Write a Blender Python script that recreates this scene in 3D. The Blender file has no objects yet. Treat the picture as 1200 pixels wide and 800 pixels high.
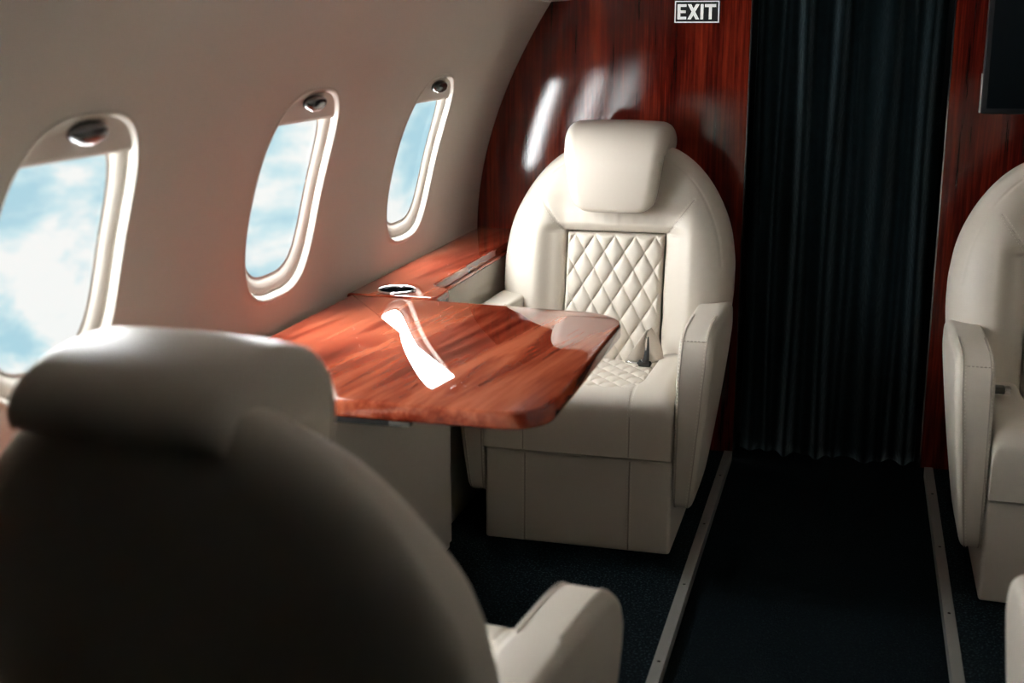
import bpy, bmesh, math, random
import numpy as np
from mathutils import Matrix, Vector

random.seed(4)
scene = bpy.context.scene
C = scene.collection

# ---------------------------------------------------------------- camera
H = 1.36
F, VX, VY = 1500.0, 1016.0, 35.0            # focal length in px (1200 wide), vanishing point of the aisle
_p = math.atan2(400 - VY, F)
Yc = np.array([VX - 600, 400 - VY, F]); Yc /= np.linalg.norm(Yc)
Zc = np.array([0, math.cos(_p), -math.sin(_p)])
Xc = np.cross(Zc, Yc)
cam_d = bpy.data.cameras.new('camera'); cam = bpy.data.objects.new('camera', cam_d); C.objects.link(cam)
cam_d.sensor_width = 36.0; cam_d.lens = F / 1200 * 36.0
right = Vector((Xc[0], Yc[0], Zc[0])); up = Vector((Xc[1], Yc[1], Zc[1])); fwd = Vector((Xc[2], Yc[2], Zc[2]))
M3 = Matrix((right, up, -fwd)).transposed().to_4x4(); M3.translation = Vector((0, 0, H))
cam.matrix_world = M3
cam_d.clip_start = 0.05
cam_d.dof.use_dof = True; cam_d.dof.focus_distance = 3.65; cam_d.dof.aperture_fstop = 3.2
scene.camera = cam

# ---------------------------------------------------------------- sky, sun, exposure
world = bpy.data.worlds.new('sky'); scene.world = world; world.use_nodes = True
nt = world.node_tree; nt.nodes.clear()
def wn(t, **k):
    n = nt.nodes.new(t)
    for a, b in k.items(): setattr(n, a, b)
    return n
out = wn('ShaderNodeOutputWorld'); bg = wn('ShaderNodeBackground')
tc = wn('ShaderNodeTexCoord'); mp = wn('ShaderNodeMapping'); mp.inputs['Scale'].default_value = (1, 1, 1.5)
n1 = wn('ShaderNodeTexNoise'); n1.inputs['Scale'].default_value = 8.5; n1.inputs['Detail'].default_value = 10; n1.inputs['Roughness'].default_value = 0.58; n1.inputs['Distortion'].default_value = 0.25
cr = wn('ShaderNodeValToRGB')
cr.color_ramp.elements[0].position = 0.43; cr.color_ramp.elements[0].color = (0.44, 0.70, 0.80, 1)
cr.color_ramp.elements[1].position = 0.555; cr.color_ramp.elements[1].color = (0.95, 0.97, 0.95, 1)
e = cr.color_ramp.elements.new(0.485); e.color = (0.62, 0.83, 0.88, 1)
nt.links.new(tc.outputs['Generated'], mp.inputs['Vector']); nt.links.new(mp.outputs[0], n1.inputs['Vector'])
nt.links.new(n1.outputs['Fac'], cr.inputs['Fac']); nt.links.new(cr.outputs[0], bg.inputs['Color'])
bg.inputs['Strength'].default_value = 1.0
nt.links.new(bg.outputs[0], out.inputs['Surface'])

sun_d = bpy.data.lights.new('sun', 'SUN'); sun = bpy.data.objects.new('sun', sun_d); C.objects.link(sun)
sun_d.energy = 92.0; sun_d.angle = math.radians(174); sun_d.color = (0.98, 1.0, 1.0)
sun.rotation_euler = Vector((0.985, 0.10, -0.14)).to_track_quat('-Z', 'Y').to_euler()

vs = scene.view_settings
vs.view_transform = 'Standard'; vs.look = 'None'; vs.gamma = 1.0; vs.use_curve_mapping = False; vs.exposure = 0.0

# ---------------------------------------------------------------- materials
MATS = {}
def mat(name, col, rough=0.5, metal=0.0, coat=0.0, coat_rough=0.05, bump=None, vary=None, sheen=0.0, spec=0.5, emit=None):
    m = bpy.data.materials.new(name); m.use_nodes = True
    N = m.node_tree.nodes; L = m.node_tree.links; b = N['Principled BSDF']
    b.inputs['Base Color'].default_value = (*col, 1); b.inputs['Roughness'].default_value = rough
    b.inputs['Metallic'].default_value = metal; b.inputs['Coat Weight'].default_value = coat
    b.inputs['Coat Roughness'].default_value = coat_rough; b.inputs['Specular IOR Level'].default_value = spec
    if sheen:
        b.inputs['Sheen Weight'].default_value = sheen; b.inputs['Sheen Roughness'].default_value = 0.35; b.inputs['Sheen Tint'].default_value = (0.6, 0.85, 0.95, 1)
    if emit:
        b.inputs['Emission Color'].default_value = (*emit[0], 1); b.inputs['Emission Strength'].default_value = emit[1]
    t = N.new('ShaderNodeTexCoord')
    if vary:                                    # (scale, amount): gentle colour variation
        n = N.new('ShaderNodeTexNoise'); n.inputs['Scale'].default_value = vary[0]; n.inputs['Detail'].default_value = 4
        mx = N.new('ShaderNodeMixRGB'); mx.blend_type = 'MIX'
        mx.inputs[1].default_value = (*[c * (1 - vary[1]) for c in col], 1)
        mx.inputs[2].default_value = (*[min(1, c * (1 + vary[1])) for c in col], 1)
        L.new(t.outputs['Object'], n.inputs['Vector']); L.new(n.outputs['Fac'], mx.inputs[0]); L.new(mx.outputs[0], b.inputs['Base Color'])
    if bump:                                    # (scale, strength, distance)
        n = N.new('ShaderNodeTexNoise'); n.inputs['Scale'].default_value = bump[0]; n.inputs['Detail'].default_value = 3
        bp = N.new('ShaderNodeBump'); bp.inputs['Strength'].default_value = bump[1]; bp.inputs['Distance'].default_value = bump[2]
        L.new(t.outputs['Object'], n.inputs['Vector']); L.new(n.outputs['Fac'], bp.inputs['Height']); L.new(bp.outputs[0], b.inputs['Normal'])
    MATS[name] = m
    return m

def wood(name, axis, coat_rough, bump_s=0.0, scale=1.0, rot=0.0, lo=0.40, hi=0.66, fine_w=0.35, dist=1.0, dark=(0.035, 0.006, 0.004), mid=(0.20, 0.030, 0.012), light=(0.42, 0.095, 0.038)):
    m = bpy.data.materials.new(name); m.use_nodes = True
    N = m.node_tree.nodes; L = m.node_tree.links; b = N['Principled BSDF']
    t = N.new('ShaderNodeTexCoord'); mpn = N.new('ShaderNodeMapping')
    sc = [9.0 * scale] * 3; sc[axis] = 0.9 * scale
    mpn.inputs['Scale'].default_value = sc
    rt = N.new('ShaderNodeVectorRotate'); rt.rotation_type = 'Z_AXIS'; rt.inputs['Angle'].default_value = rot; L.new(t.outputs['Object'], rt.inputs['Vector'])
    L.new(rt.outputs[0], mpn.inputs['Vector'])
    big = N.new('ShaderNodeTexNoise'); big.inputs['Scale'].default_value = 1.0; big.inputs['Detail'].default_value = 5; big.inputs['Roughness'].default_value = 0.62; big.inputs['Distortion'].default_value = dist
    L.new(mpn.outputs[0], big.inputs['Vector'])
    mp2 = N.new('ShaderNodeMapping'); s2 = [60.0 * scale] * 3; s2[axis] = 1.6 * scale; mp2.inputs['Scale'].default_value = s2
    L.new(rt.outputs[0], mp2.inputs['Vector'])
    fine = N.new('ShaderNodeTexNoise'); fine.inputs['Scale'].default_value = 1.5; fine.inputs['Detail'].default_value = 6; fine.inputs['Roughness'].default_value = 0.7
    L.new(mp2.outputs[0], fine.inputs['Vector'])
    add = N.new('ShaderNodeMath'); add.operation = 'MULTIPLY_ADD'; add.inputs[1].default_value = fine_w; L.new(fine.outputs['Fac'], add.inputs[0])
    m2 = N.new('ShaderNodeMath'); m2.operation = 'MULTIPLY'; m2.inputs[1].default_value = 1.07 - fine_w; L.new(big.outputs['Fac'], m2.inputs[0])
    L.new(m2.outputs[0], add.inputs[2])
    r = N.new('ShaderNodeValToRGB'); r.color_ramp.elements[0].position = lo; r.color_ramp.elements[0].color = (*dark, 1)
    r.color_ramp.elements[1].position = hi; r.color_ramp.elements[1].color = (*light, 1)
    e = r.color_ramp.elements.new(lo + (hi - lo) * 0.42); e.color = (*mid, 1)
    L.new(add.outputs[0], r.inputs['Fac']); L.new(r.outputs[0], b.inputs['Base Color'])
    b.inputs['Roughness'].default_value = 0.35; b.inputs['Specular IOR Level'].default_value = 0.0
    b.inputs['Coat Weight'].default_value = 1.0; b.inputs['Coat Roughness'].default_value = coat_rough; b.inputs['Coat IOR'].default_value = 1.55
    if bump_s:
        nb = N.new('ShaderNodeTexNoise'); nb.inputs['Scale'].default_value = 260; nb.inputs['Detail'].default_value = 2
        L.new(t.outputs['Object'], nb.inputs['Vector'])
        bp = N.new('ShaderNodeBump'); bp.inputs['Strength'].default_value = bump_s; bp.inputs['Distance'].default_value = 0.001
        L.new(nb.outputs['Fac'], bp.inputs['Height']); L.new(bp.outputs[0], b.inputs['Coat Normal'])
    MATS[name] = m
    return m

mat('leather', (0.64, 0.585, 0.505), 0.42, bump=(420, 0.10, 0.001), vary=(7, 0.03), spec=0.45)
mat('thread', (0.80, 0.75, 0.66), 0.8)
mat('seam', (0.40, 0.35, 0.29), 0.8)
mat('wall', (0.60, 0.565, 0.505), 0.62, bump=(900, 0.06, 0.0005), vary=(3, 0.02), spec=0.3)
mat('panel', (0.60, 0.56, 0.49), 0.5, bump=(300, 0.05, 0.001), spec=0.35)
mat('shade', (0.56, 0.52, 0.46), 0.6, spec=0.3)
mat('ceiling', (0.64, 0.61, 0.56), 0.7)
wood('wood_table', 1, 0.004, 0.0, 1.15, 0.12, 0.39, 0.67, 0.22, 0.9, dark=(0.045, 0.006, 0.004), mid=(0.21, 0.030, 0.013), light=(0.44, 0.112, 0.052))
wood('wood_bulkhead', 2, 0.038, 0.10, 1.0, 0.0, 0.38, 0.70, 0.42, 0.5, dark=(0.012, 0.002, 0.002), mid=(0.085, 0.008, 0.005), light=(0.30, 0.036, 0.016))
mat('dark_teal', (0.006, 0.010, 0.012), 0.5)  # near-black teal, not wood; keeps bounce light down in unseen areas
mat('chrome', (0.75, 0.76, 0.78), 0.12, 1.0)
mat('dark_metal', (0.16, 0.17, 0.18), 0.22, 1.0)
mat('glint_white', (0.85, 0.84, 0.80), 0.25, 0.2)
mat('black', (0.006, 0.008, 0.010), 0.35)
mat('screen', (0.002, 0.005, 0.007), 0.35, spec=0.15)
mat('alu', (0.26, 0.255, 0.235), 0.55, 0.3, bump=(80, 0.05, 0.001))
mat('white_print', (0.85, 0.85, 0.82), 0.6, emit=((0.95, 1.0, 0.95), 0.45))
mat('belt_ribbon', (0.60, 0.54, 0.46), 0.55, bump=(600, 0.2, 0.001))
mat('fill_glow', (0.9, 0.85, 0.75), 0.5, emit=((1.0, 0.92, 0.82), 0.5))

def carpet(name, a, b_):
    m = bpy.data.materials.new(name); m.use_nodes = True
    N = m.node_tree.nodes; L = m.node_tree.links; b = N['Principled BSDF']
    t = N.new('ShaderNodeTexCoord'); n = N.new('ShaderNodeTexNoise'); n.inputs['Scale'].default_value = 170; n.inputs['Detail'].default_value = 3
    v = N.new('ShaderNodeTexVoronoi'); v.inputs['Scale'].default_value = 330
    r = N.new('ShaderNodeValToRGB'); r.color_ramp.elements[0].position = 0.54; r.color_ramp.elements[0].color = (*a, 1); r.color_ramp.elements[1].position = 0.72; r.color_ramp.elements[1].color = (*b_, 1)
    L.new(t.outputs['Object'], n.inputs['Vector']); L.new(t.outputs['Object'], v.inputs['Vector'])
    L.new(n.outputs['Fac'], r.inputs['Fac']); L.new(r.outputs[0], b.inputs['Base Color'])
    bp = N.new('ShaderNodeBump'); bp.inputs['Strength'].default_value = 0.9; bp.inputs['Distance'].default_value = 0.004
    L.new(v.outputs['Distance'], bp.inputs['Height']); L.new(bp.outputs[0], b.inputs['Normal'])
    b.inputs['Roughness'].default_value = 0.95; b.inputs['Specular IOR Level'].default_value = 0.1
    MATS[name] = m
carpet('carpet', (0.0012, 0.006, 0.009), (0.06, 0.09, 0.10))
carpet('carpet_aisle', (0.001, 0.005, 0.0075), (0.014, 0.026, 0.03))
m = mat('velvet', (0.0035, 0.010, 0.0125), 0.9, bump=(55, 0.5, 0.004), vary=(38, 0.7), sheen=1.0, spec=0.1)

gm = bpy.data.materials.new('window_glass'); gm.use_nodes = True
N = gm.node_tree.nodes; L = gm.node_tree.links; N.clear()
o_ = N.new('ShaderNodeOutputMaterial'); tr = N.new('ShaderNodeBsdfTransparent'); gl = N.new('ShaderNodeBsdfGlossy'); mxs = N.new('ShaderNodeMixShader');
gl.inputs['Roughness'].default_value = 0.02; mxs.inputs[0].default_value = 0.035
L.new(tr.outputs[0], mxs.inputs[1]); L.new(gl.outputs[0], mxs.inputs[2]); L.new(mxs.outputs[0], o_.inputs['Surface'])
MATS['window_glass'] = gm

# ---------------------------------------------------------------- helpers
def link(name, mesh, parent=None):
    o = bpy.data.objects.new(name, mesh); C.objects.link(o)
    if parent is not None: o.parent = parent
    return o
def mesh_obj(name, verts, faces, m, parent=None, smooth=True):
    me = bpy.data.meshes.new(name)
    me.from_pydata([tuple(map(float, v)) for v in verts], [], [tuple(f) for f in faces])
    bm = bmesh.new(); bm.from_mesh(me); bmesh.ops.remove_doubles(bm, verts=bm.verts, dist=1e-6)
    bmesh.ops.recalc_face_normals(bm, faces=bm.faces); bm.to_mesh(me); bm.free()
    if smooth: me.polygons.foreach_set('use_smooth', [True] * len(me.polygons))
    me.materials.append(MATS[m]); me.update()
    return link(name, me, parent)
def tag(o, label=None, cat=None, group=None, kind=None):
    if label: o['label'] = label
    if cat: o['category'] = cat
    if group: o['group'] = group
    if kind: o['kind'] = kind
    return o
def empty(name, loc=(0, 0, 0), rz=0.0, parent=None):
    o = bpy.data.objects.new(name, None); C.objects.link(o); o.location = loc; o.rotation_euler = (0, 0, rz); o.empty_display_size = 0.05
    if parent is not None: o.parent = parent
    return o
def struct(o, label=None): return tag(o, label, kind='structure')
class MB:
    def __init__(s): s.v = []; s.f = []
    def grid(s, P, closed_u=False, closed_v=False):
        P = np.asarray(P, float); a, b = P.shape[:2]; k = len(s.v); s.v += [tuple(q) for q in P.reshape(-1, 3)]
        for i in range(a if closed_u else a - 1):
            for j in range(b if closed_v else b - 1):
                i2 = (i + 1) % a; j2 = (j + 1) % b
                s.f.append((k + i * b + j, k + i2 * b + j, k + i2 * b + j2, k + i * b + j2))
        return s
    def ngon(s, pts):
        k = len(s.v); s.v += [tuple(q) for q in pts]; s.f.append(tuple(range(k, k + len(pts)))); return s
    def loft(s, rings, caps=True):
        s.grid(rings, closed_v=True)
        if caps: s.ngon(rings[0]); s.ngon(rings[-1])
        return s
    def box(s, x0, x1, y0, y1, z0, z1):
        k = len(s.v); s.v += [(x, y, z) for x in (x0, x1) for y in (y0, y1) for z in (z0, z1)]
        s.f += [tuple(k + i for i in q) for q in ((0, 1, 3, 2), (4, 6, 7, 5), (0, 4, 5, 1), (2, 3, 7, 6), (0, 2, 6, 4), (1, 5, 7, 3))]; return s
    def tube(s, pts, r, n=8, closed=False, caps=True):
        pts = np.asarray(pts, float); rings = []
        for i, p in enumerate(pts):
            a = pts[i - 1] if (i > 0 or closed) else pts[i]; b = pts[(i + 1) % len(pts)] if (i < len(pts) - 1 or closed) else pts[i]
            t = b - a; t /= np.linalg.norm(t) + 1e-12
            u = np.cross(t, (0, 0, 1)) if abs(t[2]) < .9 else np.cross(t, (1, 0, 0)); u /= np.linalg.norm(u); w = np.cross(t, u)
            rr = r[i] if hasattr(r, '__len__') else r
            rings.append([p + rr * (math.cos(q) * u + math.sin(q) * w) for q in np.linspace(0, 2 * math.pi, n, endpoint=False)])
        if closed: s.grid(rings, True, True)
        else: s.loft(rings, caps)
        return s
    def build(s, name, m, parent=None, smooth=True): return mesh_obj(name, s.v, s.f, m, parent, smooth)

def inset(poly, d):                              # offset a CCW polygon inward
    P = np.asarray(poly, float); a = np.roll(P, 1, 0); b = np.roll(P, -1, 0)
    t1 = P - a; t2 = b - P
    t1 /= np.linalg.norm(t1, axis=1)[:, None] + 1e-12; t2 /= np.linalg.norm(t2, axis=1)[:, None] + 1e-12
    n1 = np.stack([-t1[:, 1], t1[:, 0]], 1); n2 = np.stack([-t2[:, 1], t2[:, 0]], 1)
    n = n1 + n2; n /= np.linalg.norm(n, axis=1)[:, None] + 1e-12
    c = np.clip((n * n1).sum(1), .5, 1)
    return P + n * (d / c)[:, None]
def rrect(x0, x1, y0, y1, r, n=10):              # CCW rounded rectangle; r = (x0y0, x1y0, x1y1, x0y1)
    if not hasattr(r, '__len__'): r = (r,) * 4
    o = []
    for (cx, cy, a0, q) in ((x0 + r[0], y0 + r[0], 180, r[0]), (x1 - r[1], y0 + r[1], 270, r[1]), (x1 - r[2], y1 - r[2], 0, r[2]), (x0 + r[3], y1 - r[3], 90, r[3])):
        for k in range(n + 1):
            a = math.radians(a0 + 90 * k / n); o.append((cx + q * math.cos(a), cy + q * math.sin(a)))
    return np.array(o)
def slab(mb, poly, z0, z1, r, n=5, f=lambda p, z: (p[0], p[1], z)):    # prism with rounded top and bottom edges
    rings = []
    for k in range(n + 1):
        a = math.pi / 2 * k / n; q = inset(poly, r * (1 - math.sin(a))); rings.append([f(p, z0 + r * (1 - math.cos(a))) for p in q])
    for k in range(n + 1):
        a = math.pi / 2 * k / n; q = inset(poly, r * (1 - math.cos(a))); rings.append([f(p, z1 - r * (1 - math.sin(a))) for p in q])
    mb.loft(rings); return mb
def sstep(x, a, b):
    t = np.clip((np.asarray(x, float) - a) / (b - a), 0, 1); return t * t * (3 - 2 * t)
def resample(P, step):
    P = np.asarray(P, float); d = np.r_[0, np.cumsum(np.linalg.norm(np.diff(P, axis=0), axis=1))]
    s = np.arange(0, d[-1], step); return np.stack([np.interp(s, d, P[:, k]) for k in range(3)], 1)
def stitches(name, paths, parent, r=0.0011, dash=0.006, gap=0.0035, m='thread'):
    mb = MB()
    for P in paths:
        Q = resample(P, dash + gap)
        for i in range(len(Q) - 1):
            a = Q[i]; t = Q[i + 1] - a; l = np.linalg.norm(t); t /= l + 1e-12
            b = a + t * dash; u = np.cross(t, (0.3, 0.2, 0.9)); u /= np.linalg.norm(u); w = np.cross(t, u); c = (a + b) / 2
            k = len(mb.v); mb.v += [tuple(q) for q in (a, c + u * r, c + w * r, c - u * r, c - w * r, b)]
            mb.f += [tuple(k + j for j in q) for q in ((0, 1, 2), (0, 2, 3), (0, 3, 4), (0, 4, 1), (5, 2, 1), (5, 3, 2), (5, 4, 3), (5, 1, 4))]
    o = mb.build(name, m, parent, False); o['kind'] = 'stuff'; return o

# ---------------------------------------------------------------- cabin shell
YB = 4.09                                        # front bulkhead plane
YR = -0.5                                        # rear bulkhead plane
CX = -0.035                                      # cabin centreline
_pz = np.array([.728, .792, .877, .977, 1.102, 1.212, 1.325, 1.440])
_px = np.array([-1.224, -1.217, -1.208, -1.187, -1.151, -1.102, -1.045, -0.978])
_pf = np.polyfit(_pz, _px, 3)
def prof(z):
    z = np.asarray(z, float); v = np.polyval(_pf, np.clip(z, .74, 1.46)); return np.where(z < .74, np.polyval(_pf, .74) - 0.004 * np.clip((.74 - z) / .1, 0, 1), v)
ZT = 1.447
WC = 1.016; WH = 0.229; WW = 0.184; NW = 3.1     # window centre height, half height, half width, squareness
WIN_Y = (1.69, 2.515, 3.34)
CELL = 0.825

def win_outline(yc, ins=0.0, n=96):
    o = []
    a0 = math.atan2(ZT - WC, CELL / 2)
    for a in np.linspace(0, 2 * math.pi, n, endpoint=False):
        c, s = math.cos(a), math.sin(a)
        hh, ww = WH - ins, WW - ins
        k = (abs(c / ww) ** NW + abs(s / hh) ** NW) ** (-1 / NW)
        z = WC + k * s; o.append((yc + k * c - 0.05 * (z - WC), z))
    return np.array(o)

def side_wall(name, sgn, wins):
    fx = (lambda x: x) if sgn < 0 else (lambda x: 2 * CX - x)
    def S(y, z, d=0.0):                          # point on the wall, d metres towards the outside
        zz = np.asarray(z, float); return np.stack([fx(prof(zz) - d * 0.955), np.broadcast_to(y, zz.shape), zz + d * 0.29], -1)
    mb = MB()
    z0 = 0.74
    for yc in wins:
        ol = win_outline(yc); n = len(ol); y0, y1 = yc - CELL / 2, yc + CELL / 2
        rect = []
        for (y, z) in ol:
            dy, dz = y - yc, z - WC
            k = 1e9
            if abs(dy) > 1e-9: k = min(k, (CELL / 2) / abs(dy))
            if dz > 1e-9: k = min(k, (ZT - WC) / dz)
            if dz < -1e-9: k = min(k, (WC - z0) / -dz)
            rect.append([yc + k * dy, WC + k * dz])
        rect = np.array(rect)
        for (cy, cz) in ((y0, z0), (y1, z0), (y0, ZT), (y1, ZT)):
            i = np.argmin((rect[:, 0] - cy) ** 2 + (rect[:, 1] - cz) ** 2); rect[i] = (cy, cz)
        rings = []
        for t in np.linspace(0, 1, 14):
            q = rect * (1 - t) + ol * t
            lift = -0.004 * float(sstep(t, .93, 1.0))
            rings.append(S(q[:, 0], q[:, 1], lift))
        mb.grid(rings, closed_v=True)
    ya, yb = min(wins) - CELL / 2, max(wins) + CELL / 2
    zz = np.linspace(z0, ZT, 24)
    for (a, b) in ((YR, ya), (yb, YB)):
        mb.grid([S(y, zz) for y in np.linspace(a, b, 6)])
    zl = np.linspace(0, z0, 6)
    mb.grid([S(y, zl) for y in np.linspace(YR, YB, 12)])
    w = struct(mb.build(name, 'wall'))
    return w, S

wall_left, SL = side_wall('wall_left', -1, WIN_Y)
wall_right, SR = side_wall('wall_right', 1, WIN_Y)

def window(idx, yc, S, label, zb=1.172):
    root = empty('window_%d' % idx, tuple(S(yc, WC, 0.03)))
    struct(root, label)
    T = np.array(root.location)
    def off(P): return np.asarray(P) - T
    # rolled lip
    prof_l = [(0.0, -0.004), (0.0015, -0.0056), (0.004, -0.0064), (0.007, -0.0058), (0.0095, -0.003), (0.0107, 0.001), (0.0108, 0.0075)]
    mb = MB(); mb.grid([off(S(*win_outline(yc, a).T, d)) for a, d in prof_l], closed_v=True)
    mb.build('lip', 'wall', root)
    prof_f = [(0.0108, 0.0075), (0.0125, 0.0125), (0.0145, 0.0100), (0.018, 0.0095), (0.028, 0.0125), (0.035, 0.0155), (0.039, 0.019), (0.042, 0.022), (0.047, 0.022)]
    mb = MB(); mb.grid([off(S(*win_outline(yc, a).T, d)) for a, d in prof_f], closed_v=True)
    mb.build('inner_frame', 'wall', root)
    # pane: curved, two skins
    mb = MB(); rg = []
    for k in np.linspace(1, 0.02, 8):
        q = win_outline(yc, 0.041); c = np.array([yc, WC]); rg.append(off(S(*(c + (q - c) * k).T, 0.022)))
    mb.grid(rg, closed_v=True); mb.ngon(rg[-1]); mb.build('pane', 'window_glass', root)
    # pull-down shade, partly lowered
    fr = []; bk = []
    q = win_outline(yc, 0.0112, 400)
    for z in np.linspace(zb, WC + WH - 0.0125, 40):
        R = q; rr = R[R[:, 0] > yc]; ll = R[R[:, 0] < yc]
        ya_ = np.interp(z, *(ll[np.argsort(ll[:, 1])][:, ::-1].T)); yb_ = np.interp(z, *(rr[np.argsort(rr[:, 1])][:, ::-1].T))
        ys = np.linspace(ya_, yb_, 16)
        bulge = 0.0025 if z > zb + .004 else 0.0035
        fr.append(off(S(ys, np.full(16, z), bulge))); bk.append(off(S(ys, np.full(16, z), 0.0075)))
    mb = MB(); mb.grid(fr); mb.grid(bk); mb.grid([fr[0], bk[0]]); mb.grid([fr[-1], bk[-1]])
    sh = mb.build('shade', 'shade', root)
    # oval pull
    hz = 1.214 if zb > 1.1 else zb + 0.042; hc = off(S(yc - 0.012, hz, 0.0022)); rows = []
    nrm = np.array([0.955 if S is SL else -0.955, 0, -0.29]); tv = np.array([0.29 if S is SL else -0.29, 0, 0.955]); ty = np.array([0, 1, 0])
    for (k, h) in ((1.0, 0.0), (1.0, 0.006), (0.97, 0.011), (0.86, 0.016), (0.62, 0.0195), (0.3, 0.021), (0.03, 0.0213)):
        rows.append([hc + ty * 0.047 * k * np.sign(math.cos(a)) * abs(math.cos(a)) ** .8 + tv * 0.0155 * k * np.sign(math.sin(a)) * abs(math.sin(a)) ** .9 + nrm * h for a in np.linspace(0, 2 * math.pi, 32, endpoint=False)])
    mb = MB(); mb.loft(rows); hd = mb.build('shade_handle', 'dark_metal', root)
    hd['label'] = 'dark oval metal pull of the shade'
    # grip under the pull
    mb = MB(); g = hc - tv * 0.011
    mb.tube([g + ty * t + nrm * 0.012 for t in np.linspace(-0.030, 0.030, 9)], [0.001, 0.004, 0.005, 0.0055, 0.0055, 0.0055, 0.005, 0.004, 0.001], 10)
    mb.build('handle_grip', 'chrome', root)
for i, y in enumerate(WIN_Y):
    window(i + 1, y, SL, ['cabin window with half-raised shade beside the seat seen from behind', 'cabin window with half-raised shade above the middle of the wood table', 'cabin window with half-raised shade above the cup holder ledge'][i])
for i, y in enumerate(WIN_Y):
    window(i + 4, y, SR, 'cabin window with its shade fully lowered, beside the seats across the aisle', WC - WH + 0.0125)  # out of view; shades lowered to cut fill light from this side

# unseen dark sheets added over the aft side walls to cut bounce light
for nm, S_, sg in (('absorber_left', SL, -1), ('absorber_right', SR, 1)):
    zz = np.linspace(0.005, ZT, 24); mb = MB()
    f = [S_(y, zz, -0.005) for y in np.linspace(YR + 0.002, 1.20, 5)]; b = [S_(y, zz, -0.001) for y in np.linspace(YR + 0.002, 1.20, 5)]
    mb.grid(f); mb.grid(b); mb.grid([f[-1], b[-1]]); mb.grid([f[0], b[0]])
    struct(mb.build(nm, 'dark_teal'))
# overhead: soffit edge, valance and ceiling
def overhead(sgn, nm):
    fx = (lambda x: x) if sgn < 0 else (lambda x: 2 * CX - x)
    sec = [(-1.02, 1.46), (-0.985, 1.4475), (-0.972, 1.447), (-0.93, 1.449), (-0.90, 1.453), (-0.885, 1.462), (-0.878, 1.48), (-0.872, 1.52), (-0.84, 1.60), (-0.78, 1.68), (-0.70, 1.73)]
    mb = MB(); mb.grid([[(fx(x), y, z) for x, z in sec] for y in (YR, 0, 2, YB)])
    return struct(mb.build(nm, 'ceiling'))
overhead(-1, 'trim_1'); overhead(1, 'trim_2')
mb = MB(); mb.grid([[(x, y, 1.73 + 0.10 * (1 - ((x - CX) / 0.665) ** 2)) for x in np.linspace(-0.70, 2 * CX + 0.70, 16)] for y in (YR, 1.2, YB)])
struct(mb.build('ceiling', 'ceiling'))

# fill strips added out of view behind the valance edges, for soft top light
for k, sgn in enumerate((-1, 1)):
    x = -0.815 if sgn < 0 else 2 * CX + 0.815
    root = empty('fill_strip', (x, 1.2, 1.648)); tag(root, 'added out-of-view warm fill light strip above the %s' % ('windows of the table side' if sgn < 0 else 'windows of the aisle side seats'), 'light')
    mb = MB(); mb.box(-0.012, 0.012, 0.2, 2.8, -0.004, 0.004); mb.build('channel', 'alu', root, False)
    mb = MB(); mb.box(-0.010, 0.010, 0.2, 2.8, 0.0045, 0.010); mb.build('diffuser', 'fill_glow', root, False)
# floor: two raised carpet platforms, aisle between, aluminium edge strips
TL, TR = -0.346, 0.263
AZ = -0.03
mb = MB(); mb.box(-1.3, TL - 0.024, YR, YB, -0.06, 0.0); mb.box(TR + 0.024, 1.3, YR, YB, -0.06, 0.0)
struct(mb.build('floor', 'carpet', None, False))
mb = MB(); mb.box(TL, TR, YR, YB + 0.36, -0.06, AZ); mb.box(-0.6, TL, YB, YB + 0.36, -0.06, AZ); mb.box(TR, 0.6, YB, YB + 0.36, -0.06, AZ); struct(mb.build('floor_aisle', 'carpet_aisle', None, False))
for k, (a, b) in enumerate(((TL - 0.026, TL), (TR, TR + 0.026))):
    root = empty('trim_%d' % (k + 3), (0, 0, 0)); struct(root)
    mb = MB(); mb.box(a, b, YR, YB, -0.06, 0.003); mb.build('strip', 'alu', root, False)
    for j, yy in enumerate(np.arange(0.9, 4.0, 0.42)):
        mb = MB(); mb.loft([[((a + b) / 2 + r * math.cos(t), yy + r * math.sin(t), z) for t in np.linspace(0, 6.283, 10, endpoint=False)] for r, z in ((0.004, 0.002), (0.004, 0.0037), (0.0025, 0.0042))])
        mb.build('screw', 'dark_metal', root)

# front bulkhead: two wood panels, header, doorway with curtain
DL, DR = -0.345, 0.249
def cap_poly(x_in, sgn):
    fx = (lambda x: x) if sgn < 0 else (lambda x: 2 * CX - x)
    z = np.linspace(0, ZT, 30); pts = [(fx(float(prof(q)) - 0.004), q) for q in z] + [(fx(-0.99), 1.46), (fx(-0.90), 1.475), (fx(-0.88), 1.50), (fx(-0.85), 1.60), (fx(-0.72), 1.73), (x_in, 1.80), (x_in, 0.0)]
    return pts
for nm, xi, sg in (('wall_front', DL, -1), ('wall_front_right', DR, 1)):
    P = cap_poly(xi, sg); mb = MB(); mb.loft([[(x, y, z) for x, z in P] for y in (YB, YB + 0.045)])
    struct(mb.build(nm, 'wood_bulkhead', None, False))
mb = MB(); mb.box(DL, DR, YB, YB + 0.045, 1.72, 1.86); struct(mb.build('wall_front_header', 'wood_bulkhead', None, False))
for k, x in enumerate((DL, DR)):
    s = 1 if k == 0 else -1
    mb = MB(); mb.box(min(x, x + s * 0.004), max(x, x + s * 0.004), YB - 0.003, YB + 0.048, 0.0, 1.72); struct(mb.build('trim_%d' % (k + 5), 'dark_metal' if k == 0 else 'chrome', None, False))
mb = MB(); mb.box(-1.3, 1.3, YR - 0.05, YR, -0.06, 1.9); struct(mb.build('wall_back', 'dark_teal', None, False))  # unseen; set close and dark to absorb light behind the camera
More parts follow.
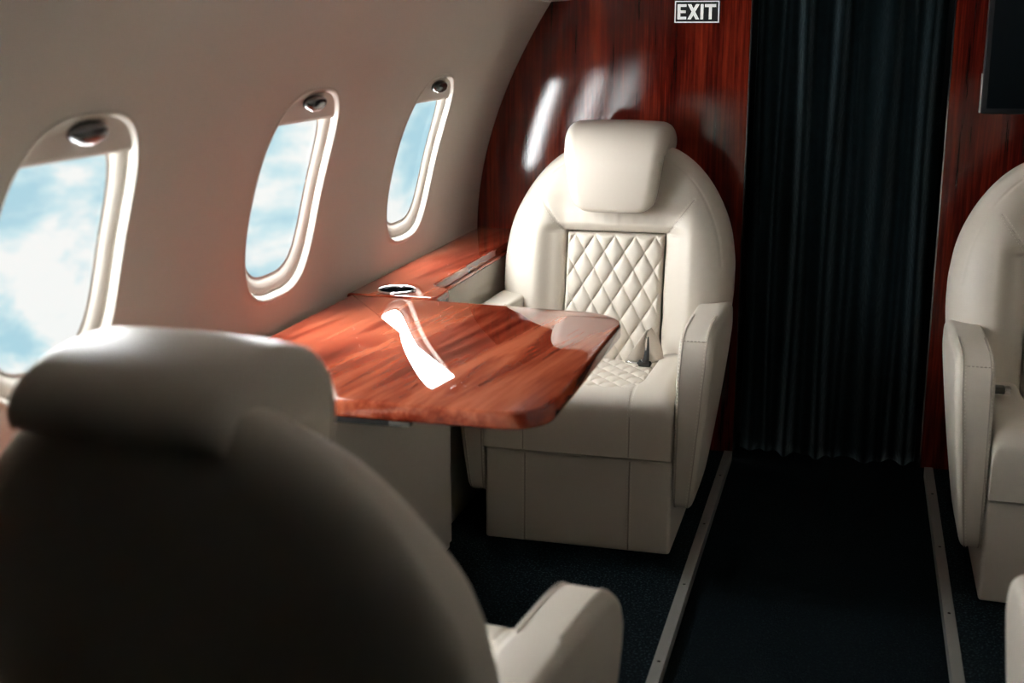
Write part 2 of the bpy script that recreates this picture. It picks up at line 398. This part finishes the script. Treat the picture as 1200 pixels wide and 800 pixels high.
mb = MB(); mb.box(-1.0, 1.0, YB + 0.32, YB + 0.36, -0.06, 1.9); mb.box(-0.42, -0.40, YB + 0.045, YB + 0.32, -0.06, 1.9); mb.box(0.31, 0.33, YB + 0.045, YB + 0.32, -0.06, 1.9); mb.box(-0.42, 0.33, YB + 0.045, YB + 0.34, 1.86, 1.9)
struct(mb.build('wall_vestibule', 'dark_teal', None, False))

# curtain
xs = np.linspace(DL + 0.012, DR - 0.012, 240); zs = np.linspace(AZ + 0.004, 1.71, 40)
ridges = [(-0.300, 0.018, 0.020), (-0.245, 0.014, 0.02), (-0.178, 0.020, 0.045), (-0.128, 0.02, 0.02), (-0.078, 0.021, 0.045), (-0.02, 0.02, 0.025), (0.075, 0.034, 0.05), (0.135, 0.016, 0.02), (0.195, 0.020, 0.045)]
G = []
for z in zs:
    y = np.full_like(xs, YB + 0.14)
    for (c, w, h) in ridges:
        c2 = c + 0.006 * math.sin(z * 3 + c * 40); y = y - 1.45 * h * np.exp(-((xs - c2) / w) ** 2) * (1 + .12 * math.sin(z * 4.1 + c * 55))
    G.append(np.stack([xs, y, np.full_like(xs, z)], 1))
mb = MB(); mb.grid(G); cur = mb.build('curtain', 'velvet')
sol = cur.modifiers.new('thickness', 'SOLIDIFY'); sol.thickness = 0.004; sol.offset = 1
tag(cur, 'black velvet curtain with vertical folds closing the aisle doorway', 'curtain')

# ---------------------------------------------------------------- side ledge, cabinet, table
ZL = 0.718
def wx(y): return float(prof(ZL)) + 0.004
led = empty('side_ledge', (-1.12, 3.5, ZL)); tag(led, 'polished red wood side ledge along the wall below the window with the cup holder', 'ledge')
def rel(o, P): P = np.asarray(P, float); return P - np.array(o.location)
# outline of the top, CCW seen from above
def arc(cx, cy, r, a0, a1, n=10): return [(cx + r * math.cos(math.radians(a)), cy + r * math.sin(math.radians(a))) for a in np.linspace(a0, a1, n)]
xw = wx(0); xi = -1.043; xo = -0.985
top = [(xw, 2.934)] + arc(xo - 0.02, 2.954, 0.02, -90, 0, 6) + arc(xo - 0.035, 3.035, 0.035, 0, 80, 8) + arc(xi + 0.030, 3.105, 0.030, 260, 180, 8) + [(xi, 3.3), (xi, 3.6), (xi, 4.087), (xw, 4.087), (xw, 3.6), (xw, 3.2)]
CUPX, CUPY, CUPR = -1.112, 3.003, 0.047
mb = MB(); slab(mb, np.array(top), ZL - 0.036, ZL, 0.006, 4, f=lambda p, z: (p[0] + 1.12, p[1] - 3.5, z - ZL))
lt = mb.build('ledge_top', 'wood_table', led)
# real hole for the cup
cut = MB(); cut.loft([[(CUPX + CUPR * 0.95 * math.cos(t) + 1.12, CUPY + CUPR * 0.95 * math.sin(t) - 3.5, z) for t in np.linspace(0, 6.2832, 40, endpoint=False)] for z in (-0.06, 0.02)])
def boolean_cut(o, cutter_mb):
    c = cutter_mb.build('cutter', 'black'); c.parent = o.parent
    md = o.modifiers.new('hole', 'BOOLEAN'); md.object = c; md.solver = 'EXACT'
    bpy.context.view_layer.update(); dg = bpy.context.evaluated_depsgraph_get()
    me = bpy.data.meshes.new_from_object(o.evaluated_get(dg)); o.modifiers.clear(); o.data = me
    bpy.data.objects.remove(c)
boolean_cut(lt, cut)
for p in lt.data.polygons: p.use_smooth = False
cup = empty('cup_holder', (CUPX, CUPY, ZL)); tag(cup, 'round chrome cup holder set into the wood side ledge', 'cup holder')
ths = np.linspace(0, 2 * math.pi, 48, endpoint=False)
def turn(sec): return [[(r * math.cos(t), r * math.sin(t), z) for t in ths] for r, z in sec]
mb = MB(); mb.grid(turn([(CUPR * 1.06, 0.0005), (CUPR * 1.05, 0.003), (CUPR, 0.0042), (CUPR * .95, 0.003), (CUPR * .93, 0.0), (CUPR * .93, -0.002)]), closed_v=True); mb.build('rim', 'chrome', cup)
mb = MB(); R_ = turn([(CUPR * .935, 0.0), (CUPR * .93, -0.02), (CUPR * .90, -0.055), (CUPR * .2, -0.055), (0.001, -0.055)]); mb.grid(R_, closed_v=True); mb.build('well', 'dark_metal', cup)

# nosing strip under the ledge edge
mb = MB(); mb.tube([rel(led, (xi + 0.004, y, ZL - 0.030)) for y in np.linspace(3.14, 4.085, 12)], 0.006, 8); mb.build('nosing', 'wood_table', led)
# cabinet body below
cab = empty('side_cabinet', (-1.1, 3.0, 0.0)); tag(cab, 'cream side cabinet carrying the wood ledge and table beneath the windows', 'cabinet')
def cbox(nm, x0, x1, y0, y1, z0, z1, r, m, par, org):
    mb = MB(); slab(mb, rrect(x0 - org[0], x1 - org[0], y0 - org[1], y1 - org[1], r, 4), z0 - org[2], z1 - org[2], min(r, .003), 3); return mb.build(nm, m, par)
org = (-1.1, 3.0, 0.0)
cbox('far_panel', xw, xi - 0.006, 3.082, 4.086, 0.002, ZL - 0.037, 0.003, 'panel', cab, org)
cbox('table_housing', xw, -1.003, 1.93, 3.078, 0.002, ZL - 0.056, 0.004, 'panel', cab, org)
cbox('front_panel', -1.002, -0.990, 1.96, 3.055, 0.03, ZL - 0.056, 0.003, 'panel', cab, org)
cbox('near_panel', xw, xw + 0.10, -0.2, 1.926, 0.002, ZL - 0.037, 0.003, 'panel', cab, org)
led2 = empty('side_ledge', (-1.12, 1.0, ZL)); tag(led2, 'polished red wood side ledge beside the seat seen from behind', 'ledge')
mb = MB(); slab(mb, rrect(xw + 1.12, xw + 0.10 + 1.12, -1.2, 1.035, 0.006, 3), -0.036, 0, 0.005, 4); mb.build('ledge_top', 'wood_table', led2)

tab = empty('fold_out_table', (-0.84, 2.49, ZL)); tag(tab, 'glossy red wood fold-out table with rounded corners in front of the cream seat', 'table')
tp = rrect(-1.205 + 0.84, -0.493 + 0.84, 2.045 - 2.49, 2.925 - 2.49, (0.012, 0.085, 0.11, 0.006), 14)
tp[:, 1] += np.where(tp[:, 1] > 0, -0.055 * np.clip((tp[:, 0] + .1) / 0.45, 0, 1), 0)     # far edge runs slightly back towards the aisle
mb = MB(); slab(mb, tp, -0.034, 0.0, 0.007, 5); mb.build('table_top', 'wood_table', tab)
mb = MB(); slab(mb, rrect(-0.36, 0.085, -0.436, 0.33, 0.01, 4), -0.047, -0.0345, 0.003, 3); mb.build('slide_rail', 'black', tab)
mb = MB(); mb.box(0.06, 0.10, -0.440, -0.425, -0.043, -0.0345); mb.build('latch', 'dark_metal', tab, False)

# ---------------------------------------------------------------- seat (faces -y, front of its base at y = 0)
def W(z):
    return np.interp(z, [.26, .36, .45, .55, .62, .70, .78, .83, .88, .92, .96, .99, 1.015, 1.035, 1.045], [.27, .305, .325, .341, .346, .345, .333, .317, .293, .268, .235, .202, .163, .115, .06])
_oz = np.linspace(.26, 1.045, 160); _ow = W(_oz)
k_ = np.ones(9) / 9; _ow = np.r_[_ow[:4], np.convolve(_ow, k_, 'valid'), _ow[-4:]]
def Ws(z): return np.interp(z, _oz, _ow)
_OL = np.stack([np.r_[_ow, np.linspace(_ow[-1], 0, 4)], np.r_[_oz, np.full(4, 1.045)]], 1)
def edge_d(x, z):
    x = np.abs(np.asarray(x, float)); z = np.asarray(z, float); sh = x.shape
    P = np.stack([x.ravel(), z.ravel()], 1); d = np.full(len(P), 9.0)
    for q, r in zip(_OL[:-1], _OL[1:]):
        e = r - q
        if e @ e < 1e-12: continue
        t = np.clip(((P - q) @ e) / (e @ e), 0, 1); v = P - q - t[:, None] * e
        d = np.minimum(d, v[:, 0] ** 2 + v[:, 1] ** 2)
    return np.sqrt(d).reshape(sh)
def yc(z): return 0.435 + 0.19 * (np.asarray(z, float) - 0.40)
def rnd(d, R, p): t = np.clip(d / R, 0, 1); return (1 - (1 - t) ** p) ** (1 / p)
PW = 0.149; PT = 0.783                            # half width and top of the quilted back panel
def seam_x(z): return PW + 0.004 + (z - PT) * 0.72
def y_front(x, z, fine=True):
    x = np.asarray(x, float); z = np.asarray(z, float); ax = np.abs(x)
    d = edge_d(x, z); h = 0.09 * np.ones_like(ax)
    wing = sstep(ax, PW - 0.004, PW + 0.085)
    fade = 1 - sstep(z, .80, .95)
    h = h + 0.055 * wing * (0.35 + 0.65 * fade)
    h = h + 0.018 * (1 - wing) * sstep(z, PT - .002, PT + .028) * (1 - sstep(z, .84, .90))
    h = h - 0.040 * (1 - sstep(ax, PW - 0.003, PW + 0.003)) * (1 - sstep(z, PT - 0.003, PT + 0.003))
    h = h + 0.006 * (np.exp(-((ax - PW - .02) / .016) ** 2)) * fade * (z < PT)
    if fine:
        on = (z > PT) & (z < .885)
        h = h - 0.0045 * np.exp(-((ax - seam_x(z)) / 0.0035) ** 2) * on
        pl = sstep(z, PT, PT + .02) * (1 - sstep(z, .83, .87)) * (1 - sstep(ax, .10, .15))
        h = h + 0.0011 * pl * np.sin(x * 190 + 2 * np.sin(x * 37)) * np.sin(x * 61 + 1)
        rim = np.exp(-((d - 0.030) / 0.0030) ** 2) * (z > .70)
        h = h - 0.003 * rim
    return yc(z) + 0.09 - h * rnd(d, 0.135, 2.3)
def y_rear(x, z): return yc(z) + 0.09 + 0.055 * rnd(edge_d(x, z), 0.09, 2.0)

def quilt(a, b, sx, sz):
    u = a / sx + b / sz; v = a / sx - b / sz
    fu = np.abs((u % 1) - .5) * 2; fv = np.abs((v % 1) - .5) * 2
    return np.sqrt(np.clip((1 - fu ** 3.0) * (1 - fv ** 3.0), 0, 1))
def quilt_lines(x0, x1, z0, z1, sx, sz):
    L_ = []
    for s in (1, -1):
        for n in range(-40, 60):
            pts = [(x, s * (n - x / sx) * sz) for x in np.linspace(x0, x1, 200)]
            pts = [p for p in pts if z0 < p[1] < z1]
            if len(pts) > 4: L_.append(pts)
    return L_

def make_seat():
    root = empty('cabin_seat')
    # --- plinth and leg-rest panel
    mb = MB(); slab(mb, rrect(-0.235, 0.235, 0.03, 0.52, 0.012, 4), 0.0, 0.262, 0.004, 3); mb.build('pedestal', 'leather', root)
    hw = 0.254
    def leg_f(p, z): return (p[0], p[1], z)
    poly = rrect(-hw, hw, 0.0, 0.36, (0.010, 0.010, 0.02, 0.02), 5)
    mb = MB(); slab(mb, poly, 0.004, 0.262, 0.006, 4); mb.build('leg_rest', 'leather', root)
    paths = []
    for x in (-0.1425, 0.1425):
        mb = MB(); mb.tube([(x, -0.0005, z) for z in np.linspace(0.008, 0.256, 6)], 0.0016, 6); mb.build('seam', 'seam', root)
        for dx in (-0.005, 0.005): paths.append([(x + dx, -0.0004, z) for z in np.linspace(0.01, 0.255, 20)])
    stitches('stitching', paths, root, 0.0009)
    # --- seat cushion (bolsters round a recess)
    nx, ny = 120, 120
    xs_ = np.linspace(-hw, hw, nx); ys_ = -0.022 + (0.50 + 0.022) * np.linspace(0, 1, ny) ** 1.15
    X, Y = np.meshgrid(xs_, ys_)
    def top_z(X, Y):
        z = 0.446 - 0.035 * np.clip(Y, 0, 1)
        ds = hw - np.abs(X); dfr = Y + 0.022
        z = z - 0.030 * (1 - rnd(ds, 0.035, 2)) - 0.055 * (1 - rnd(dfr, 0.075, 2.1))
        z = z + 0.020 * sstep(np.abs(X), .12, .20) * sstep(Y, .02, .12)
        rx = np.maximum(np.abs(X) - (0.150 - 0.07), 0); ry = np.maximum((0.055 + 0.07) - Y, 0)
        dd = np.sqrt(rx ** 2 + ry ** 2) - 0.07
        z = z - 0.026 * (1 - sstep(dd, -0.006, 0.012))
        on = (Y < 0.07)
        z = z - 0.0035 * np.exp(-((np.abs(X) - 0.1425) / 0.003) ** 2) * on
        return z
    Z = top_z(X, Y)
    mb = MB(); mb.grid(np.stack([X, Y, Z], -1))
    zb = 0.272
    def bot(e, out=0.0):
        e = np.asarray(e); rows = [e]
        for z in (0.36, 0.31, zb + 0.01, zb): q = e.copy(); q[:, 2] = np.minimum(q[:, 2], z); rows.append(q)
        return rows
    E = np.stack([X, Y, Z], -1)
    for e in (E[0], E[-1], E[:, 0], E[:, -1]): mb.grid(bot(e))
    mb.ngon([(-hw, -0.022, zb), (hw, -0.022, zb), (hw, 0.5, zb), (-hw, 0.5, zb)])
    mb.build('seat_cushion', 'leather', root)
    paths = []
    for x in (-0.1425, 0.1425):
        fr = [(x, -0.0227, z) for z in np.linspace(0.275, 0.385, 10)] + [(x, y, float(top_z(np.array(x), np.array(y))) + 0.001) for y in np.linspace(-0.0215, 0.06, 26)]
        mb = MB(); mb.tube([p for p in fr[:10]], 0.0013, 6); mb.build('seam', 'seam', root)
        for dx in (-0.005, 0.005): paths.append([(p[0] + dx, p[1], p[2] + (.003 if i > 9 else 0)) for i, p in enumerate(fr)])
    stitches('stitching', paths, root, 0.0009)
    # quilted seat insert
    a = np.linspace(-1, 1, 130); b = np.linspace(0, 1, 150); A, B = np.meshgrid(a, b)
    Yq = 0.058 + B * 0.40; r = 0.068
    hwq = np.where(Yq < 0.058 + r, 0.146 - r + np.sqrt(np.clip(r * r - (0.058 + r - Yq) ** 2, 0, None)), 0.146)
    Xq = A * hwq
    dd = np.minimum(hwq - np.abs(Xq), Yq - 0.056)
    Zq = 0.446 - 0.035 * Yq - 0.020 + 0.010 * quilt(Xq, Yq, 0.060, 0.080) * rnd(dd, 0.012, 2) + 0.006 * rnd(dd, 0.02, 2) - 0.006
    mb = MB(); mb.grid(np.stack([Xq, Yq, Zq], -1)); iq = mb.build('quilted_seat_panel', 'leather', root)
    iq['label'] = 'diamond-quilted leather seat panel'
    # --- backrest shell
    nx, nz = 150, 190
    u = np.linspace(-1, 1, nx); u = np.sign(u) * (1 - (1 - np.abs(u)) ** 1.6); zz = .26 + (1.045 - .26) * (1 - (1 - np.linspace(0, 1, nz)) ** 1.6)
    U, Zb = np.meshgrid(u, zz); Xb = U * Ws(Zb)
    mb = MB(); fr = np.stack([Xb, y_front(Xb, Zb), Zb], -1); mb.grid(fr)
    rr = np.stack([Xb, y_rear(Xb, Zb), Zb], -1); mb.grid(rr); mb.grid([fr[-1], rr[-1]])
    mb.build('backrest', 'leather', root)
    bt = MB(); bt.grid([fr[0], [(p[0], y_rear(np.array([p[0]]), np.array([.26]))[0], .26) for p in fr[0]]]); bt.build('back_bottom', 'leather', root)
    # decorative seams of the back
    paths = []
    for s in (-1, 1):
        z = np.linspace(PT + 0.004, .885, 30); x = s * seam_x(z); y = y_front(x, z)
        mb = MB(); mb.tube(np.stack([x, y - 0.0002, z], 1), 0.0012, 6); mb.build('seam', 'seam', root)['on_back'] = 1
        for d in (-0.006, 0.006):
            x_ = x + d * 0.8; z_ = z - s * d * 0.58; paths.append(np.stack([x_, y_front(x_, z_) - 0.0006, z_], 1))
    stitches('stitching', paths, root, 0.0010)['on_back'] = 1
    # quilted back panel
    a = np.linspace(-(PW - 0.005), PW - 0.005, 150); b = np.linspace(.40, PT - 0.004, 190); A, B = np.meshgrid(a, b)
    dd = np.minimum(PW - 0.005 - np.abs(A), PT - 0.004 - B)
    sx, sz = 0.0595, 0.097
    yq = yc(B) + 0.020 - 0.018 * rnd(dd, 0.012, 2) - 0.013 * quilt(A, B, sx, sz) * rnd(dd, 0.018, 2) - 0.004 * (1 - (A / PW) ** 2)
    mb = MB(); mb.grid(np.stack([A, yq, B], -1))
    for e in (np.stack([A[:, 0], yq[:, 0], B[:, 0]], -1), np.stack([A[:, -1], yq[:, -1], B[:, -1]], -1), np.stack([A[-1], yq[-1], B[-1]], -1)):
        q = e.copy(); q[:, 1] += 0.03; mb.grid([e, q])
    bq = mb.build('quilted_back_panel', 'leather', root); bq['label'] = 'diamond-quilted leather back panel'
    P = []
    for l in quilt_lines(-PW + 0.012, PW - 0.012, .41, PT - 0.014, sx, sz):
        l = np.array(l); P.append(np.stack([l[:, 0], yc(l[:, 1]) + 0.0012 - 0.004 * (1 - (l[:, 0] / PW) ** 2), l[:, 1]], 1))
    stitches('quilt_stitching', P, bq, 0.0008, 0.0045, 0.003)
    # --- headrest: padded flap folded over the top of the back
    sp = np.array([(.470, .848), (.466, .868), (.461, .92), (.460, .97), (.464, 1.01), (.482, 1.045), (.525, 1.066), (.565, 1.071), (.605, 1.069), (.640, 1.062), (.668, 1.050), (.684, 1.034), (.690, 1.016)])
    th = np.array([.024, .030, .034, .037, .037, .036, .033, .029, .028, .029, .029, .026, .012])
    ww = np.array([.098, .128, .141, .149, .155, .160, .163, .162, .161, .160, .160, .159, .155])
    ww = ww * 0.935
    t0 = np.linspace(0, 1, len(sp)); tt = np.linspace(0, 1, 70)
    def cub(v):                                   # smooth interpolation
        f = np.interp(tt, t0, v); k = np.ones(7) / 7; g = f.copy(); g[3:-3] = np.convolve(f, k, 'valid'); return g
    Sy, Sz, Th, Wd = cub(sp[:, 0]), cub(sp[:, 1]), cub(th), cub(ww)
    ty = np.gradient(Sy); tz = np.gradient(Sz); l = np.hypot(ty, tz); nyv = -tz / l; nzv = ty / l     # points outwards (forward/up/back)
    Th = Th * rnd(np.minimum(tt, 1 - tt), 0.07, 2)
    uu = np.linspace(-1, 1, 60); uu = np.sin(uu * math.pi / 2)
    Uh, _ = np.meshgrid(uu, tt); Ed = rnd((1 - np.abs(Uh)) * Wd[:, None], 0.034, 2.0)
    T_ = Th[:, None] * Ed
    lowcorner = sstep(tt, 0, .10)[:, None]
    Wx = Wd[:, None] * (0.90 + 0.10 * lowcorner)
    crown = 0.006 * (1 - Uh ** 2)
    def side(sg, c): return np.stack([Uh * Wx, Sy[:, None] + nyv[:, None] * (sg * T_ + c), Sz[:, None] + nzv[:, None] * (sg * T_ + c)], -1)
    fill = (0.030 * sstep(tt, .25, .45) * (1 - sstep(tt, .90, 1.0)))[:, None] * Ed      # padding between the front and the rear flap
    def inner(): return np.stack([Uh * Wx, Sy[:, None] - nyv[:, None] * (T_ + fill), Sz[:, None] - nzv[:, None] * (T_ + fill)], -1)
    A1 = side(1, crown); A2 = inner()
    mb = MB(); mb.grid(A1); mb.grid(A2)
    for e1, e2 in ((A1[0], A2[0]), (A1[-1], A2[-1]), (A1[:, 0], A2[:, 0]), (A1[:, -1], A2[:, -1])): mb.grid([e1, e2])
    hr = mb.build('headrest', 'leather', root)
    q = A1[2]; q2 = [(A1[i][1]) for i in range(3, 26)]; q3 = [(A1[i][-2]) for i in range(3, 26)]
    e = np.array(q2[::-1] + [tuple(v) for v in q[1:-1]] + q3); e[:, 1] -= 0.0008
    mb = MB(); mb.tube(resample(e, 0.01), 0.0016, 6); mb.build('seam', 'seam', hr)
    stitches('headrest_stitching', [e - np.array([0, 0.001, -0.006])], hr, 0.0012)
    # --- arms
    pr = [(0.012, .118), (0.004, .20), (0.0, .30), (0.0, .42), (0.003, .48), (0.012, .53), (0.030, .566), (0.058, .588), (0.095, .598), (0.15, .602), (0.30, .602), (0.45, .600), (0.52, .595), (0.548, .575), (0.555, .54), (0.545, .46), (0.50, .36), (0.43, .26), (0.36, .17), (0.32, .118)]
    pr = np.array(pr); cl = np.r_[pr, pr[:1]]
    pr = np.concatenate([cl[i] + (cl[i + 1] - cl[i]) * np.linspace(0, 1, 5, endpoint=False)[:, None] for i in range(len(cl) - 1)])
    k3 = lambda v: (np.roll(v, 2) + np.roll(v, 1) * 2 + v * 2 + np.roll(v, -1) * 2 + np.roll(v, -2)) / 8
    pr = np.stack([k3(pr[:, 0]), k3(pr[:, 1])], 1)[::-1]      # CCW in (y, z)
    ar = pr; area = .5 * np.sum(ar[:, 0] * np.roll(ar[:, 1], -1) - np.roll(ar[:, 0], -1) * ar[:, 1])
    if area < 0: pr = pr[::-1]
    X0, X1 = 0.2565, 0.348
    for s in (1, -1):
        arm = None
        rings = []; rr_ = 0.020
        def put(t, ins):
            q = inset(pr, ins); out = []
            for (y, z) in q:
                k = 0.50 + 0.50 * np.clip((z - .118) / .40, 0, 1) ** .8
                x = X0 + (X1 - X0) * k * t + 0.004 * math.sin(math.pi * t) * 0
                out.append((s * x, y, z))
            return out
        wdt = X1 - X0
        for k in range(7):
            a_ = math.pi / 2 * k / 6; rings.append(put(rr_ * 0.6 * (1 - math.cos(a_)) / wdt, rr_ * 0.6 * (1 - math.sin(a_))))
        for k in range(7):
            a_ = math.pi / 2 * k / 6; rings.append(put(1 - rr_ * (1 - math.sin(a_)) / wdt, rr_ * (1 - math.cos(a_))))
        mb = MB(); mb.loft(rings); arm = mb.build('armrest', 'leather', root)
        # stitched seams on both front edges and across the top
        ps = []
        for t, ins in ((0.12, 0.0012), (0.80, 0.0012)):
            q = np.array(put(t, -ins)); sel = q[(q[:, 1] < 0.30) & (q[:, 2] > .125)]
            sel = sel[np.argsort(np.where(sel[:, 1] < .09, sel[:, 2], sel[:, 2] + sel[:, 1]))]
            ps.append(sel)
        qa = np.array(put(0.12, -0.0012)); qb = np.array(put(0.80, -0.0012))
        i = np.argmin((qa[:, 1] - 0.045) ** 2 + (qa[:, 2] - .58) ** 2)
        ps.append([qa[i] * (1 - t) + qb[i] * t for t in np.linspace(0, 1, 8)])
        for q_ in ps:
            mb = MB(); mb.tube(resample(q_, 0.012), 0.0011, 6); mb.build('seam', 'seam', arm)
        ps = [np.asarray(q_) + np.array([s * dx, dy, dz]) for q_ in ps for dx, dy, dz in ((-0.005, -0.0005, 0), )]
        stitches('armrest_stitching', ps, arm, 0.0017)
    # --- lap belt folded in the corner of the seat
    belt = empty('seat_belt', (0.116, 0.388, 0.430), 0, root)
    def ribbon(path, wv, t=0.0016):
        path = np.asarray(path, float); wv = np.asarray(wv, float); mb = MB(); f = []; b = []
        for i, p in enumerate(path):
            tg = path[min(i + 1, len(path) - 1)] - path[max(i - 1, 0)]; w_ = wv[i] if wv.ndim > 1 else wv; n = np.cross(tg, w_); n /= np.linalg.norm(n) + 1e-9
            f.append([p - w_ + n * t, p + w_ + n * t]); b.append([p - w_ - n * t, p + w_ - n * t])
        f = np.array(f); b = np.array(b); mb.grid(f); mb.grid(b); mb.grid([f[:, 0], b[:, 0]]); mb.grid([f[:, 1], b[:, 1]]); mb.grid([f[0], b[0]]); mb.grid([f[-1], b[-1]]); return mb
    T12 = np.linspace(0, 1, 14)
    lft = [(-0.027 + 0.036 * t, -0.026 - 0.012 * math.sin(t * 3.0) + 0.020 * t, 0.002 + 0.094 * t) for t in T12]
    ribbon(lft, [(0.025 * (1 - t) + 0.002, 0.004 + 0.016 * t, -0.003) for t in T12]).build('belt_ribbon', 'belt_ribbon', belt)
    rgt = [(0.011 + 0.026 * t ** .8, -0.008 - 0.022 * math.sin(t * 2.2), 0.096 - 0.090 * t) for t in T12]
    ribbon(rgt, [(0.002 + 0.020 * math.sin(min(1.0, t * 1.5) * 1.57), 0.018 - 0.012 * t, 0.002) for t in T12]).build('belt_ribbon', 'belt_ribbon', belt)
    mid = [(0.0085 + 0.002 * math.sin(t * 3), -0.030 - 0.018 * t, 0.080 - 0.072 * t) for t in np.linspace(0, 1, 10)]
    ribbon(mid, [(0.004 + 0.005 * t, 0.0, 0.0) for t in np.linspace(0, 1, 10)]).build('belt_ribbon', 'black', belt)  # not webbing: black ribbon standing for the dark gap between the straps
    mb = MB(); slab(mb, rrect(-0.014, 0.022, -0.044, -0.012, 0.006, 4), -0.006, 0.010, 0.003, 3); bk = mb.build('buckle', 'black', belt)
    mb = MB(); slab(mb, rrect(-0.008, 0.016, -0.040, -0.020, 0.004, 4), 0.0095, 0.0125, 0.001, 2); mb.build('buckle_plate', 'chrome', bk)
    mb = MB(); mb.tube([(-0.052, -0.030, 0.003), (-0.034, -0.032, 0.002), (-0.012, -0.034, 0.001)], 0.0035, 8); mb.build('buckle_bar', 'chrome', bk)
    # buckle half poking out beside the other arm
    tg = empty('belt_tongue', (-0.226, 0.235, 0.478), 0, root)
    mb = MB(); slab(mb, rrect(-0.028, 0.016, -0.018, 0.018, 0.006, 4), -0.008, 0.008, 0.003, 3); mb.build('buckle', 'black', tg)
    mb = MB(); slab(mb, rrect(0.012, 0.030, -0.016, 0.016, 0.005, 4), -0.009, 0.007, 0.003, 3); mb.build('buckle_end', 'chrome', tg)
    return root

def copy_tree(o, parent=None):
    c = o.copy(); C.objects.link(c); c.parent = parent
    for ch in [q for q in bpy.data.objects if q.parent == o]: copy_tree(ch, c)
    return c
seat = make_seat()
s2 = copy_tree(seat); s3 = copy_tree(seat); s4 = copy_tree(seat)
G_ = 'cream leather cabin seats'
seat.location = (-0.676, 3.17, 0); tag(seat, 'cream leather seat facing the wood table, against the wood wall with the exit sign', 'seat', G_)
s2.location = (-0.632, 1.83, 0); s2.rotation_euler = (0, 0, math.pi - 0.115); tag(s2, 'cream leather seat seen from behind, its shaded back towards the viewer, at the wood table', 'seat', G_)
s3.location = (0.602, 3.09, 0); tag(s3, 'cream leather seat across the aisle under the wall monitor', 'seat', G_)
s4.location = (0.618, 2.05, 0); s4.rotation_euler = (0, 0, math.pi); tag(s4, 'cream leather seat across the aisle of which only a rounded armrest end shows', 'seat', G_)

for ch in s2.children:                            # this seat's headrest and arms are set a little lower
    if ch.name.startswith(('backrest', 'headrest', 'quilted_back', 'back_bottom')) or ch.get('on_back'): ch.location.z -= 0.068
    if ch.name.startswith('headrest'): ch.location.z -= 0.018; ch.location.x += 0.042; ch.scale.x = 0.96
    if ch.name.startswith('armrest'): ch.location.z -= 0.035; ch.location.x += 0.012
for ch in s4.children:
    if ch.name.startswith('armrest'): ch.location.z -= 0.05
# ---------------------------------------------------------------- exit sign and monitor
sx0, sx1, sz0, sz1 = -0.5795, -0.4405, 1.3805, 1.448
sg = empty('exit_sign', ((sx0 + sx1) / 2, YB, (sz0 + sz1) / 2)); tag(sg, 'small black exit sign with white letters and border on the wood wall', 'sign')
hw_, hh_ = (sx1 - sx0) / 2, (sz1 - sz0) / 2
mb = MB(); mb.box(-hw_, hw_, -0.006, 0.0, -hh_, hh_); mb.build('plate', 'black', sg, False)
mb = MB(); b_ = 0.0028; i_ = 0.0012
mb.box(-hw_ + i_, hw_ - i_, -0.0072, -0.0058, hh_ - i_ - b_, hh_ - i_); mb.box(-hw_ + i_, hw_ - i_, -0.0072, -0.0058, -hh_ + i_, -hh_ + i_ + b_)
mb.box(-hw_ + i_, -hw_ + i_ + b_, -0.0072, -0.0058, -hh_ + i_ + b_, hh_ - i_ - b_); mb.box(hw_ - i_ - b_, hw_ - i_, -0.0072, -0.0058, -hh_ + i_ + b_, hh_ - i_ - b_)
mb.build('border', 'white_print', sg, False)
# letters drawn as bold strokes: (x0, x1) cells
def stroke(mb, pts): mb.loft([[(x, y, z) for x, z in pts] for y in (-0.0078, -0.0058)])
lh = 0.0225; st = 0.0085; x = -0.0595
mb = MB(); stroke(mb, [(x, -lh), (x + st, -lh), (x + st, lh), (x, lh)])
for z in (-lh, -st / 2 + .0006, lh - st + .001): stroke(mb, [(x + st, z), (x + 0.027 - (0.002 if abs(z) < .01 else 0), z), (x + 0.027 - (0.002 if abs(z) < .01 else 0), z + st - .001), (x + st, z + st - .001)])
mb.build('letter', 'white_print', sg, False)
x = -0.0285; w_ = 0.036; k = 0.0105; mb = MB()
stroke(mb, [(x, -lh), (x + k, -lh), (x + w_, lh), (x + w_ - k, lh)]); mb.build('letter', 'white_print', sg, False)
mb = MB(); stroke(mb, [(x + w_ - k, -lh), (x + w_, -lh), (x + k, lh), (x, lh)]); mb.v = [(a, b - 0.0003, c) for a, b, c in mb.v]; mb.build('letter_stroke', 'white_print', sg, False)
x = 0.0115; mb = MB(); stroke(mb, [(x, -lh), (x + st, -lh), (x + st, lh), (x, lh)]); mb.build('letter', 'white_print', sg, False)
x = 0.0245; w_ = 0.034; mb = MB(); stroke(mb, [(x, lh - st), (x + w_, lh - st), (x + w_, lh), (x, lh)]); stroke(mb, [(x + w_ / 2 - st / 2, -lh), (x + w_ / 2 + st / 2, -lh), (x + w_ / 2 + st / 2, lh - st), (x + w_ / 2 - st / 2, lh - st)]); mb.build('letter', 'white_print', sg, False)

mon = empty('wall_monitor', (0.648, YB, 1.32)); tag(mon, 'black flat wall monitor on the wood wall above the seat across the aisle', 'monitor')
mb = MB(); slab(mb, rrect(-0.31, 0.31, -0.20, 0.20, 0.008, 4), 0.0, 0.030, 0.003, 3, f=lambda p, z: (p[0], -z, p[1])); mb.build('housing', 'black', mon)
mb = MB(); slab(mb, rrect(-0.295, 0.295, -0.185, 0.185, 0.003, 3), 0.0301, 0.0315, 0.0005, 2, f=lambda p, z: (p[0], -z, p[1])); mb.build('screen', 'screen', mon)
mb = MB(); mb.box(-0.3135, -0.3105, -0.032, -0.004, -0.198, -0.085); mb.build('edge_glint', 'glint_white', mon, False)  # pale strip painting the highlight on the lower left edge
